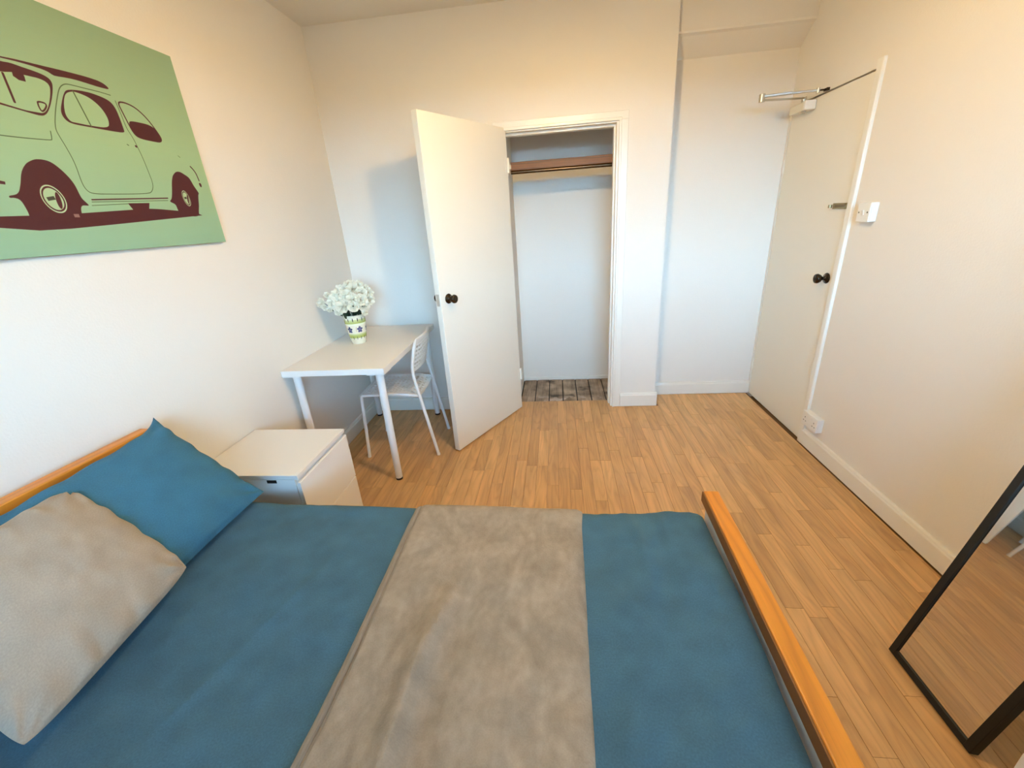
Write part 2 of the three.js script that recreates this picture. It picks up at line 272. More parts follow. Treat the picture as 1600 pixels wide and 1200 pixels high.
{ // overhead closer
  const t = thing('door_closer', 'pale metal overhead door closer with folded arm at top of the entrance door', 'door closer', [W, 1.94, 0]);
  obj('body', [box(-0.06, 0.0, -0.022, 0.024, -0.105, 0.075, 0.006)], std('#e9e3d2', 0.35), t);
  obj('end_cap', box(-0.063, -0.002, -0.024, 0.026, 0.055, 0.078, 0.005), M.whitePlastic, t);
  obj('valve_screw', [new THREE.SphereGeometry(0.009, 16, 12).translate(-0.045, -0.028, 0.035), cyl(0.014, 0.012, 0.008, -0.045, -0.03, 0.035, 16)], M.silver, t);
  obj('spindle', cyl(0.012, 0.014, 0.035, -0.032, 0.024, -0.01, 20), M.silver, t);
  const bar = (a, b, w, h) => { const A = V(...a), B = V(...b), L = A.distanceTo(B); const g = new RoundedBoxGeometry(L, h, w, 2, Math.min(h, w) * 0.3); g.applyQuaternion(new THREE.Quaternion().setFromUnitVectors(V(1, 0, 0), B.clone().sub(A).normalize())); g.translate((A.x + B.x) / 2, (A.y + B.y) / 2, (A.z + B.z) / 2); return g; };
  const tip = [-0.318, 0.05, 0.105], shoe = [-0.012, 0.05, 0.172];
  obj('arm', [bar([-0.032, 0.052, -0.01], [-0.318, 0.04, 0.105], 0.022, 0.011)], M.silver, t);
  obj('clevis', [cyl(0.009, 0.009, 0.024, -0.048, 0.04, 0.164, 14)], M.silver, t); obj('elbow', [cyl(0.016, 0.016, 0.04, tip[0], 0.03, tip[2], 20)], M.silver, t);
  obj('forearm', [bar([tip[0], 0.058, tip[2]], [-0.17, 0.056, 0.138], 0.022, 0.013), bar([-0.2, 0.056, 0.132], [-0.05, 0.052, 0.164], 0.012, 0.011)], M.silver, t);
  obj('shoe', [box(shoe[0] - 0.004, 0.012, 0.044, 0.058, 0.155, 0.188, 0.002), box(-0.04, -0.012, 0.047, 0.055, 0.162, 0.174, 0.002)], M.bronze, t);
}

// ------------------------------------------------------------------ wall fittings
{
  const t = thing('light_switch', 'square white light switch in a raised box beside the entrance door', 'light switch', [W, 1.357, 0.745]);
  obj('back_box', box(-0.03, 0, -0.043, 0.043, -0.043, 0.043, 0.004), M.whitePlastic, t);
  obj('face_plate', box(-0.038, -0.029, -0.044, 0.044, -0.044, 0.044, 0.004), M.whitePlastic, t);
  obj('rocker', (() => { const g = box(-0.006, 0, -0.012, 0.012, -0.008, 0.008, 0.002); g.rotateZ(0.16); g.translate(-0.037, 0, 0); return g; })(), M.whitePlastic, t);
  for (const z of [-0.03, 0.03]) obj('screw', (() => { const g = new THREE.CylinderGeometry(0.0038, 0.0038, 0.002, 12); g.rotateZ(Math.PI / 2); g.translate(-0.0385, 0, z); return g; })(), std('#6a6358', 0.4, { metalness: 0.8 }), t);
}
{
  const t = thing('power_socket', 'white double power socket low on the right wall above the skirting', 'socket', [W, 0.196, 0.69]);
  obj('back_box', box(-0.03, 0, -0.043, 0.043, -0.073, 0.073, 0.004), M.whitePlastic, t);
  obj('face_plate', box(-0.038, -0.029, -0.044, 0.044, -0.074, 0.074, 0.004), M.whitePlastic, t);
  for (const s of [-1, 1]) {
    obj('rocker', box(-0.041, -0.037, 0.016, 0.032, s * 0.018 - 0.006, s * 0.018 + 0.006, 0.0015), M.whitePlastic, t);
    obj('pin_hole', [box(-0.0385, -0.036, 0.004, 0.013, s * 0.045 - 0.002, s * 0.045 + 0.002), box(-0.0385, -0.036, -0.016, -0.012, s * 0.045 - 0.015, s * 0.045 - 0.007), box(-0.0385, -0.036, -0.016, -0.012, s * 0.045 + 0.007, s * 0.045 + 0.015)], M.dark, t);
  }
}
{ // clothes rail in the cupboard
  const t = thing('clothes_rail', 'brown timber batten with a metal hanging rod across the cupboard', 'clothes rail', [0, 1.775, -0.22]);
  const p = box(OL + 0.03, PX - 0.12, -0.024, 0.03, -0.014, 0.014, 0.003, 0); p.rotateX(-0.02);
  obj('batten', p, M.batten, t);
  const r = new THREE.CylinderGeometry(0.0125, 0.0125, PX - 0.12 - OL - 0.03, 20); r.rotateZ(Math.PI / 2); r.translate((OL + PX - 0.09) / 2, -0.034, 0.006); obj('rod', r, std('#5c4a38', 0.25, { metalness: 1 }), t);
  obj('bracket', [box(OL, OL + 0.034, -0.012, 0.016, -0.02, 0.02, 0.003), box(OL, OL + 0.012, -0.055, 0.03, -0.022, 0.022, 0.003)], M.gloss, t);
  obj('bracket', [box(PX - 0.13, PX - 0.1, -0.055, 0.03, -0.022, 0.022, 0.003)], M.gloss, t);
}

// ------------------------------------------------------------------ canvas picture
{
  const cw = 1.15, ch = 0.705;
  const t = thing('canvas_picture', 'large mint green canvas print of a small maroon-outlined vintage car', 'picture', [0, 1.426, 1.185 + cw / 2]);
  obj('canvas', box(0.001, 0.02, 0, ch, -cw / 2, cw / 2, 0.002), std('#8fa985', 0.75), t);
  const tex = canvasTex(1380, 846, (c, w, h) => {
    const k = w / 1150, bg = '#9fba8b', mr = '#481218', ln = '#4d5a36';
    const g = c.createLinearGradient(0, 0, 0, h); g.addColorStop(0, '#8fa985'); g.addColorStop(0.5, '#a0bb8c'); g.addColorStop(1, '#93b694'); c.fillStyle = g; c.fillRect(0, 0, w, h);
    // points are millimetres from the right and top edges of the canvas
    const path = (s, close = true) => { c.beginPath(); const p = s.trim().split(/\s+/).map(q => q.split(',').map(Number)).map(([x, y]) => [w - x * k, y * k]); const n = p.length;
      if (close) { c.moveTo((p[n - 1][0] + p[0][0]) / 2, (p[n - 1][1] + p[0][1]) / 2); for (let i = 0; i < n; i++) { const q = p[(i + 1) % n]; c.quadraticCurveTo(p[i][0], p[i][1], (p[i][0] + q[0]) / 2, (p[i][1] + q[1]) / 2); } c.closePath(); }
      else { c.moveTo(...p[0]); for (let i = 1; i < n - 1; i++) c.quadraticCurveTo(p[i][0], p[i][1], (p[i][0] + p[i + 1][0]) / 2, (p[i][1] + p[i + 1][1]) / 2); c.lineTo(...p[n - 1]); } };
    const sharp = (s) => { c.beginPath(); s.trim().split(/\s+/).forEach((q, i) => { const [x, y] = q.split(',').map(Number); i ? c.lineTo(w - x * k, y * k) : c.moveTo(w - x * k, y * k); }); c.closePath(); };
    const fill = (s, col, sh) => { (sh ? sharp : path)(s); c.fillStyle = col; c.fill(); };
    const line = (s, col, lw, close = false) => { path(s, close); c.strokeStyle = col; c.lineWidth = lw * k; c.lineCap = 'round'; c.lineJoin = 'round'; c.stroke(); };
    fill('820,188 700,181 630,182 599,178 551,176 495,173 439,170 384,169 343,172 322,188 351,190 392,189 446,187 494,193 503,193 517,185 554,183 593,183 631,185 700,188', mr);
    fill('900,200 780,196 635,195 612,191 586,194 551,196 524,201 514,212 519,230 535,262 554,291 570,309 585,316 609,314 628,312 682,306 760,300 860,296 930,290 938,270 920,220', mr);
    fill('880,212 780,222 647,223 615,213 583,214 554,212 534,215 525,225 532,245 546,273 563,297 578,308 595,308 627,309 680,301 760,293 860,288 915,282 920,268 900,225', bg);
    fill('616,210 618,224 607,231 590,231 588,219 589,209', mr, true);
    line('642,224 643,292', mr, 6); line('760,224 742,293', mr, 5); line('581,280 577,276 553,279 579,307 583,291 581,280', mr, 4);
    line('1000,372 860,384 716,387 587,380 583,376 578,354', ln, 2.4);
    line('330,206 357,204 420,206 459,206 479,209 498,223 515,250 541,297 561,343 558,364 551,391 543,437 547,493 542,516 526,526 460,524 316,517 295,506 282,481 284,443 288,390 294,359 300,329 313,301 314,262 319,220', ln, 2.4);
    fill('494,241 482,227 465,221 424,215 383,216 343,223 328,241 325,274 325,308 326,319 374,321 443,321 503,322 519,314 524,300 520,284 506,260', mr);
    fill('459,224 485,234 499,255 508,278 513,300 505,316 491,316 447,317 382,314 371,292 374,269 386,248 410,231 438,225', bg);
    line('459,224 442,318', ln, 4);
    fill('299,277 264,273 199,274 184,296 176,319 185,327 215,327 268,327 288,315', mr); line('304,219 277,218 244,226 210,253 185,291 173,316 184,328 215,328 268,327 289,318 299,284 307,246 311,228', mr, 4.5, true);
    fill('1060,600 804,595 731,593 588,586 399,573 339,569 291,570 212,575 110,585 91,592 114,594 308,608 502,622 634,631 724,634 816,624 1000,622 1090,612', mr, true);
    fill('414,552 327,549 329,553 338,572 401,576', mr, true);
    fill('735,602 733,585 734,572 737,551 750,545 762,547 762,541 750,539 740,536 731,528 725,517 718,505 712,491 703,474 691,460 680,450 668,444 657,439 645,437 630,437 617,440 605,448 594,460 585,472 577,486 572,500 570,513 569,528 567,541 560,551 551,563 562,562 576,562 584,575 588,600', mr);
    fill('205,590 209,568 210,552 222,546 234,541 226,535 219,529 207,504 196,475 188,459 179,445 168,436 157,429 145,427 133,428 116,436 100,445 93,458 88,475 79,490 71,505 76,508 80,516 87,536 93,556 103,575 110,600', mr);
    const hub = (x, y, rx, ry, rot) => { c.save(); c.translate(w - x * k, y * k); c.rotate(rot); for (const [f, col] of [[1, '#b4cb9e'], [0.9, mr], [0.78, '#abc295']]) { c.beginPath(); c.ellipse(0, 0, rx * k * f, ry * k * f, 0, 0, 7); c.fillStyle = col; c.fill(); } c.fillStyle = mr; c.beginPath(); c.ellipse(rx * k * 0.35, ry * k * 0.15, rx * k * 0.22, ry * k * 0.6, 0.3, 0, 7); c.fill(); c.fillStyle = '#3c3a2a'; c.fillRect(-rx * k * 0.55, -ry * k * 0.2, rx * k * 0.7, ry * k * 0.25); c.restore(); };
    hub(650, 546, 32, 40, -0.2); hub(147, 527, 17, 30, -0.15);
    c.fillStyle = '#8d6a62'; c.fillRect(w - 612 * k, 588 * k, 16 * k, 10 * k);
    line('536,544 238,529', mr, 4); line('539,551 241,538', ln, 2); line('543,562 415,554', ln, 2);
    line('73,402 55,417 49,454', mr, 5); fill('56,462 42,464 44,480 54,478', mr); line('300,357 298,358', mr, 7); line('333,356 328,358', ln, 3); line('120,367 112,372', ln, 2);
    fill('900,505 765,503 755,505 757,512 770,511 900,515', mr, true);
    // front of the car, running on to the left edge
    line('1000,372 1060,400 1080,460 1076,520 1050,560', ln, 2.4); c.beginPath(); c.ellipse(w - 985 * k, 450 * k, 34 * k, 44 * k, 0, 0, 7); c.strokeStyle = mr; c.lineWidth = 6 * k; c.stroke(); line('1085,540 960,552 800,545', mr, 9);
  });
  const pg = new THREE.PlaneGeometry(cw - 0.002, ch - 0.002); pg.rotateY(Math.PI / 2); pg.translate(0.0203, ch / 2, 0);
  obj('print', pg, std('#ffffff', 0.7, { map: tex, bumpMap: rep(weave, 6, 4), bumpScale: 0.0003 }), t);
}

// ------------------------------------------------------------------ desk
{
  const t = thing('desk', 'white rectangular desk on four round legs in the corner', 'desk', [0.3, 0, 0.55]);
  obj('tabletop', box(-0.298, 0.298, 0.7024, 0.7364, -0.503, 0.503, 0.0025), M.white, t);
  for (const [x, z] of [[-0.245, 0.45], [0.245, 0.45], [-0.245, -0.45], [0.245, -0.45]]) {
    const l = obj('leg', [cyl(0.02, 0.0225, 0.69, x, 0.012, z, 28), box(x - 0.05, x + 0.05, 0.698, 0.7025, z - 0.05, z + 0.05)], M.whiteMetal, t);
    obj('foot', cyl(0.0205, 0.021, 0.013, x, 0, z, 24), M.black, l);
  }
}
// ------------------------------------------------------------------ chair (front towards -x)
{
  const t = thing('desk_chair', 'white metal chair with lattice seat and back tucked under the desk', 'chair', [0.46, 0, 0.552], 0.055);
  const hw = 0.186, r = 0.0105, seatTop = 0.452;
  for (const s of [1, -1]) {
    obj('leg', pipe([[-0.225, 0, s * hw], [-0.2, 0.43, s * (hw - 0.012)], [-0.195, seatTop - 0.006, s * (hw - 0.012)], [0.02, seatTop - 0.004, s * (hw - 0.012)], [0.172, seatTop - 0.02, s * (hw - 0.006)]], r, 0.05), M.whiteMetal, t);
    obj('leg', pipe([[0.25, 0, s * hw], [0.156, 0.6, s * (hw - 0.004)], [0.19, 0.74, s * (hw - 0.006)]], r, 0.06), M.whiteMetal, t);
    obj('foot', cyl(0.0115, 0.0115, 0.012, -0.2255, 0, s * hw, 14), M.whitePlastic, t); obj('foot', cyl(0.0115, 0.0115, 0.012, 0.2495, 0, s * hw, 14), M.whitePlastic, t);
  }
  obj('back_rail', pipe([[0.188, 0.73, hw - 0.006], [0.204, 0.79, hw - 0.02], [0.232, 0.797, 0], [0.204, 0.79, -hw + 0.02], [0.188, 0.73, -hw + 0.006]], r, 0.06), M.whiteMetal, t);
  // seat sheet with rows of openings: profile along x
  const sy = (x, z) => { let y = seatTop; if (x < -0.17) y -= 0.9 * (x + 0.17) ** 2 * 12; y -= 0.012 * (1 - (z / hw) ** 2) * sstep(-0.2, 0.0, x); if (x > 0.1) y -= 0.03 * sstep(0.1, 0.17, x); return y; };
  const strip = (pts, w, h, dirAcross) => { // box swept along points, horizontal width w
    const P = [], I = []; pts.forEach(p => { for (const [a, b] of [[-1, 0], [1, 0], [1, -1], [-1, -1]]) P.push(p[0] + dirAcross[0] * a * w / 2, p[1] + b * h, p[2] + dirAcross[2] * a * w / 2); });
    for (let i = 0; i < pts.length - 1; i++) for (let k = 0; k < 4; k++) { const a = i * 4 + k, b = i * 4 + (k + 1) % 4, c = a + 4, d = b + 4; I.push(a, c, b, b, c, d); }
    const g = new THREE.BufferGeometry(); g.setAttribute('position', new THREE.Float32BufferAttribute(P, 3)); g.setIndex(I); const q = g.toNonIndexed(); q.computeVertexNormals(); q.setAttribute('uv', new THREE.Float32BufferAttribute(new Float32Array(q.attributes.position.count * 2), 2)); return q;
  };
  const bars = [], nx = 13, nzb = 11, X0 = -0.2, X1 = 0.165, Z0 = hw - 0.012;
  const lin = (a, b, n) => Array.from({ length: n + 1 }, (_, i) => lerp(a, b, i / n));
  for (let i = 0; i <= nzb; i++) { const z = lerp(-Z0, Z0, i / nzb), e = i === 0 || i === nzb; bars.push(strip(lin(X0, X1, 20).map(x => [x, sy(x, z) + 0.004, z]), e ? 0.028 : 0.0135, 0.002, [0, 0, 1])); }
  for (let i = 0; i <= nx; i++) { const x = lerp(X0, X1, i / nx), e = i === 0 || i === nx; bars.push(strip(lin(-Z0, Z0, 14).map(z => [x, sy(x, z) + 0.0036, z]), e ? 0.03 : 0.0115, 0.002, [1, 0, 0])); }
  obj('seat', bars, M.whiteMetal, t);
  const back = [], bx = (y, z) => 0.152 + (y - 0.58) * 0.27 + 0.028 * (1 - (z / hw) ** 2), Y0 = 0.6, Y1 = 0.79, ZB = hw - 0.012;
  const vstrip = (pts, w, vertical) => { const P = [], I = []; pts.forEach(p => { for (const [a, b] of [[-1, 0], [1, 0], [1, 1], [-1, 1]]) P.push(p[0] + b * 0.002, p[1] + (vertical ? 0 : a * w / 2), p[2] + (vertical ? a * w / 2 : 0)); }); for (let i = 0; i < pts.length - 1; i++) for (let k = 0; k < 4; k++) { const a = i * 4 + k, b = i * 4 + (k + 1) % 4; I.push(a, a + 4, b, b, a + 4, b + 4); } const g = new THREE.BufferGeometry(); g.setAttribute('position', new THREE.Float32BufferAttribute(P, 3)); g.setIndex(I); const q = g.toNonIndexed(); q.computeVertexNormals(); q.setAttribute('uv', new THREE.Float32BufferAttribute(new Float32Array(q.attributes.position.count * 2), 2)); return q; };
  for (let i = 0; i <= 7; i++) { const y = lerp(Y0, Y1, i / 7), e = i === 0 || i === 7; back.push(vstrip(lin(-ZB, ZB, 16).map(z => [bx(y, z), y, z]), e ? 0.02 : 0.011, false)); }
  for (let i = 0; i <= 11; i++) { const z = lerp(-ZB, ZB, i / 11), e = i === 0 || i === 11; back.push(vstrip(lin(Y0, Y1, 5).map(y => [bx(y, z), y, z]), e ? 0.02 : 0.0125, true)); }
  obj('backrest', back, M.whiteMetal, t);
}
// ------------------------------------------------------------------ vase and flowers
const VX = 0.212, VZ = 0.5, DT = 0.7364;
{
  const tex = canvasTex(1024, 512, (c, w, h) => {
    c.fillStyle = '#ece5cc'; c.fillRect(0, 0, w, h);
    const band = (y0, y1, a, b) => { const g = c.createLinearGradient(0, y0 * h, 0, y1 * h); g.addColorStop(0, a); g.addColorStop(1, b); c.fillStyle = g; c.fillRect(0, y0 * h, w, (y1 - y0) * h); };
    band(0.13, 0.27, '#d9d9a0', '#a9ae58'); band(0.27, 0.33, '#eef0c6', '#f1efd9'); band(0.62, 0.68, '#d9dca8', '#c2c882'); band(0.68, 0.78, '#b4bc66', '#aeb45e');
    c.fillStyle = '#3a3a3e'; for (let i = 0; i < 14; i++) { const x = (i + 0.3) / 14 * w; c.beginPath(); c.ellipse(x, 0.14 * h, 7, 0.065 * h, 0, 0, 7); c.fill(); c.beginPath(); c.ellipse(x + 20, 0.78 * h, 6, 0.055 * h, 0, 0, 7); c.fill(); }
    for (let i = 0; i < 6; i++) { const x = (i + 0.5) / 6 * w, y = 0.48 * h; c.fillStyle = i % 2 ? '#3d4468' : '#4a4a76'; for (let p = 0; p < 5; p++) { const a = p / 5 * Math.PI * 2 - Math.PI / 2; c.beginPath(); c.ellipse(x + Math.cos(a) * 24, y + Math.sin(a) * 34, 19, 26, a + Math.PI / 2, 0, 7); c.fill(); } c.fillStyle = '#7d7aa4'; c.beginPath(); c.ellipse(x, y, 13, 18, 0, 0, 7); c.fill(); c.strokeStyle = '#22222e'; c.lineWidth = 3; c.stroke(); }
    c.strokeStyle = '#b06a4a'; c.lineWidth = 5; for (let i = 0; i < 6; i++) { const x = i / 6 * w + 30; c.beginPath(); c.moveTo(x, 0.38 * h); c.lineTo(x - 8, 0.55 * h); c.stroke(); }
  });
  const t = thing('vase', 'tapered cream vase with green bands and purple painted flowers on the desk', 'vase', [VX, DT, VZ], 2.35);
  const out = [], hgt = 0.19; for (let i = 0; i <= 20; i++) { const v = i / 20; out.push([lerp(0.044, 0.069, Math.pow(v, 0.85)) + 0.004 * Math.sin(v * Math.PI), v * hgt]); }
  const g = lathe([[0.04, 0], ...out], 48); { const p = g.attributes.position, uv = g.attributes.uv; for (let i = 0; i < p.count; i++) uv.setY(i, p.getY(i) / hgt); }
  const map = tex; obj('body', g, new THREE.MeshPhysicalMaterial({ map, roughness: 0.25, clearcoat: 0.5 }), t);
  obj('inside', lathe([[0.0, 0.012], [0.038, 0.012], [0.064, hgt - 0.002], [0.0665, hgt + 0.002], [0.069, hgt]], 48), std('#efe9d6', 0.4), t);
}
{
  const t = thing('flower_bouquet', 'bunch of white artificial roses with dark green leaves in the painted vase', 'flowers', [VX, DT + 0.02, VZ]);
  const petalMat = std('#f8f2de', 0.8, { side: THREE.DoubleSide });
  const leafMat = std('#1d3420', 0.55, { side: THREE.DoubleSide }), stemMat = std('#33462a', 0.7);
  function petal(len, wid, cup, curl) { const g = new THREE.PlaneGeometry(1, 1, 4, 5), p = g.attributes.position; for (let i = 0; i < p.count; i++) { const u = p.getX(i) * 2, v = p.getY(i) + 0.5; const ww = wid * Math.pow(Math.sin(Math.PI * (0.12 + 0.8 * v)), 0.7); p.setXYZ(i, u * ww / 2, v * len * (1 - 0.12 * u * u * v), cup * (u * u) * ww + curl * v * v * len); } g.computeVertexNormals(); return g; }
  const blossom = R => { const gs = []; for (const [n, tilt, len, off] of [[6, 1.15, 1.0, 0], [5, 0.8, 0.86, 0.4], [4, 0.45, 0.7, 0.9], [3, 0.15, 0.55, 0.2]]) for (let i = 0; i < n; i++) { const g = petal(R * len, R * 1.15, 0.3, -0.2); g.rotateX(tilt * rr(0.85, 1.15)); g.translate(0, R * 0.05, R * 0.12); g.rotateY(i / n * Math.PI * 2 + off + rr(-0.15, 0.15)); gs.push(g); } return mergeGeometries(gs.map(g => g.toNonIndexed())); };
  const blooms = [blossom(0.044), blossom(0.039), blossom(0.034), blossom(0.022)];
  const place = (m, pos, dir, spin) => { m.position.set(...pos); m.quaternion.setFromUnitVectors(V(0, 1, 0), V(...dir).normalize()).multiply(new THREE.Quaternion().setFromAxisAngle(V(0, 1, 0), spin)); };
  // [x, y, z, size] heads relative to the base
  const heads = [[0.0, 0.3, 0.05, 0], [0.045, 0.275, 0.05, 0], [-0.05, 0.27, 0.06, 0], [-0.02, 0.235, 0.085, 0], [0.05, 0.235, 0.075, 1], [0.09, 0.265, 0.03, 0], [0.1, 0.22, 0.03, 1], [0.085, 0.31, 0.0, 1], [0.035, 0.335, 0.01, 0], [-0.03, 0.33, 0.0, 1], [0.0, 0.36, -0.02, 2], [0.06, 0.355, -0.03, 2], [-0.005, 0.385, 0.0, 3], [0.03, 0.39, -0.01, 3], [-0.085, 0.3, 0.03, 1], [-0.1, 0.265, 0.06, 1], [-0.13, 0.31, 0.02, 3], [-0.15, 0.325, 0.03, 3], [-0.07, 0.335, -0.01, 2], [-0.19, 0.262, 0.05, 2], [-0.2, 0.285, 0.04, 3], [-0.165, 0.245, 0.06, 3], [-0.125, 0.235, 0.07, 3], [0.1, 0.35, -0.05, 3], [0.12, 0.3, -0.04, 2], [0.115, 0.255, -0.03, 1], [0.02, 0.3, -0.06, 1], [0.06, 0.28, -0.08, 1], [-0.05, 0.28, -0.06, 1], [0.11, 0.195, 0.05, 3], [-0.055, 0.21, 0.08, 2]];
  for (const h of heads) { h[0] *= 0.9; h[1] = 0.16 + (h[1] - 0.16) * 0.92; }
  for (const [x, y, z, k] of heads) { const m = obj('flower', blooms[k], petalMat, t); place(m, [x, y + (k < 3 ? 0.006 : -0.006), z], [x * 2.2 + 0.15, (y - 0.12) * 0.9, z * 2 + 0.35], rr(0, 6)); }
  for (const [x, y, z, k] of heads) if (k < 9) obj('stem', tube([[x * 0.1, 0.02, z * 0.1], [x * 0.35, 0.15, z * 0.35], [x * 0.75, lerp(0.15, y, 0.65), z * 0.75], [x, y - 0.012, z]], 0.0016, 12, 5), stemMat, t);
  const leaf = (L) => { const g = new THREE.PlaneGeometry(1, 1, 4, 8), p = g.attributes.position; for (let i = 0; i < p.count; i++) { const u = p.getX(i) * 2, v = p.getY(i) + 0.5; const ww = L * 0.55 * Math.pow(Math.sin(Math.PI * Math.pow(v, 0.8)), 0.9) + 0.001; p.setXYZ(i, u * ww / 2, v * L, 0.12 * L * Math.abs(u) - 0.25 * L * v * v); } g.computeVertexNormals(); return g; };
  const leaves = [leaf(0.075), leaf(0.06)];
  for (let i = 0; i < 26; i++) { const a = i / 26 * Math.PI * 2 + rr(-0.2, 0.2), rad = rr(0.03, 0.062), y = rr(0.155, 0.2); const m = obj('leaf', leaves[i % 2], leafMat, t); place(m, [Math.cos(a) * rad, y, Math.sin(a) * rad], [Math.cos(a) * rr(0.5, 1.1), rr(0.35, 0.9), Math.sin(a) * rr(0.5, 1.1)], rr(0, 6)); }
}

// ------------------------------------------------------------------ nightstand (drawers face +x)
{
  const t = thing('nightstand', 'white bedside chest with two drawers between the bed and the desk', 'nightstand', [0.24, 0, 1.5566]);
  const hw = 0.201, top = 0.5362;
  obj('top', box(-0.235, 0.226, top - 0.019, top, -hw, hw, 0.0015), M.white, t);
  obj('top_edge', box(0.2255, 0.238, top - 0.019, top, -hw, hw, 0.0015), M.white, t);
  for (const s of [-1, 1]) obj('side_panel', box(-0.235, 0.222, 0, top - 0.0195, s > 0 ? hw - 0.016 : -hw, s > 0 ? hw : -hw + 0.016, 0.001), M.white, t);
  obj('back_panel', box(-0.235, -0.228, 0.02, top - 0.02, -hw + 0.016, hw - 0.016), M.white, t);
  for (const [y0, y1] of [[0.268, 0.502], [0.03, 0.262]]) {
    const d = obj('drawer', (() => { const s = new THREE.Shape(); s.moveTo(0.226, y0); s.lineTo(0.243, y0); s.lineTo(0.243, y1 - 0.002); s.lineTo(0.24, y1); s.lineTo(0.232, y1); s.lineTo(0.226, y1 - 0.012); s.closePath(); const g = new THREE.ExtrudeGeometry(s, { depth: hw * 2, bevelEnabled: false }); g.translate(0, 0, -hw); return uvm(g); })(), M.white, t);
  }
  obj('rail', box(0.2, 0.224, top - 0.07, top - 0.0195, -hw + 0.016, hw - 0.016), M.white, t);
  obj('sticker', box(0.1, 0.142, top - 0.036, top - 0.022, hw - 0.0005, hw + 0.0012), M.black, t).userData.label = 'small black sticker on the side panel';
}

// ------------------------------------------------------------------ bed (turned slightly in the room)
const BED = [0, 0, 1.868], BR = -0.034, BW = 1.36;
const put = o => { o.position.set(...BED); o.rotation.y = BR; return o; };
{
  const t = put(thing('bed', 'double bed with white panels and orange pine top rails at head and foot', 'bed'));
  obj('headboard_rail', box(0.05, 0.097, 0.785, 0.834, 0.03, BW + 0.03, 0.005, 2), M.pine, t);
  obj('headboard_panel', box(0.058, 0.088, 0.2, 0.79, 0.06, BW, 0.003), M.white, t);
  const fr = obj('footboard_rail', box(1.984, 2.029, 0.566, 0.6, -0.006, BW + 0.03, 0.004, 2), M.pine, t);
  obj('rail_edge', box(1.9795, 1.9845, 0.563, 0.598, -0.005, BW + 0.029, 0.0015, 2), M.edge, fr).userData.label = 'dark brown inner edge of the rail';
  obj('footboard_panel', box(1.99, 2.016, 0.16, 0.567, 0.012, BW + 0.01, 0.003), M.white, t);
  for (const z of [0.03, BW - 0.05]) obj('side_rail', box(0.09, 1.985, 0.2, 0.32, z, z + 0.022, 0.003), M.white, t);
  for (const [x, z] of [[0.05, 0.035], [0.05, BW - 0.03], [1.98, 0.01], [1.98, BW - 0.03]]) obj('leg', box(x + (x > 1 ? 0.0105 : 0), x + 0.045, 0, x < 1 ? 0.786 : 0.567, z, z + 0.05, 0.004), M.white, t);
  obj('mattress', box(0.1, 1.96, 0.3, 0.498, 0.035, BW - 0.03, 0.03), M.mattress, t);
}
// top surface of the made bed in bed coordinates
const crease = (d, w) => Math.exp(-(d / w) * (d / w));
const wrinkle = (x, z) => 0.011 * fbm(x * 2.4, z * 2.4, 91, 3) + 0.012 * fbm(x * 13 + 1.5 * nz(x * 3, z * 3, 5) + z * 0.8, z * 1.7, 95, 3) * (0.25 + 1.0 * sstep(1.5, 1.72, x)) + 0.0035 * fbm(x * 7 + z * 3, z * 9, 97, 3)
  + 0.009 * crease(x - 1.745 - 0.03 * Math.sin(z * 6), 0.012) * sstep(0.03, 0.1, z) * sstep(0.62, 0.2, z) + 0.008 * crease(x - 1.84 - 0.05 * z, 0.011) * sstep(0.02, 0.08, z) * sstep(0.4, 0.1, z) + 0.004 * crease(z - 0.05 - 0.04 * (x - 0.6), 0.012) * sstep(0.66, 0.72, x) * sstep(0.86, 0.78, x) + 0.004 * crease(x - 0.93 + 0.25 * z, 0.016) * sstep(0.12, 0.3, z);
const duvTop = (x, z) => { const e = Math.min(z, BW - z); const dome = 0.012 * sstep(0, 0.35, e); return 0.519 + dome + wrinkle(x, z) + 0.012 * sstep(0.55, 0.1, x) + 0.02 * sstep(1.6, 1.95, x); };
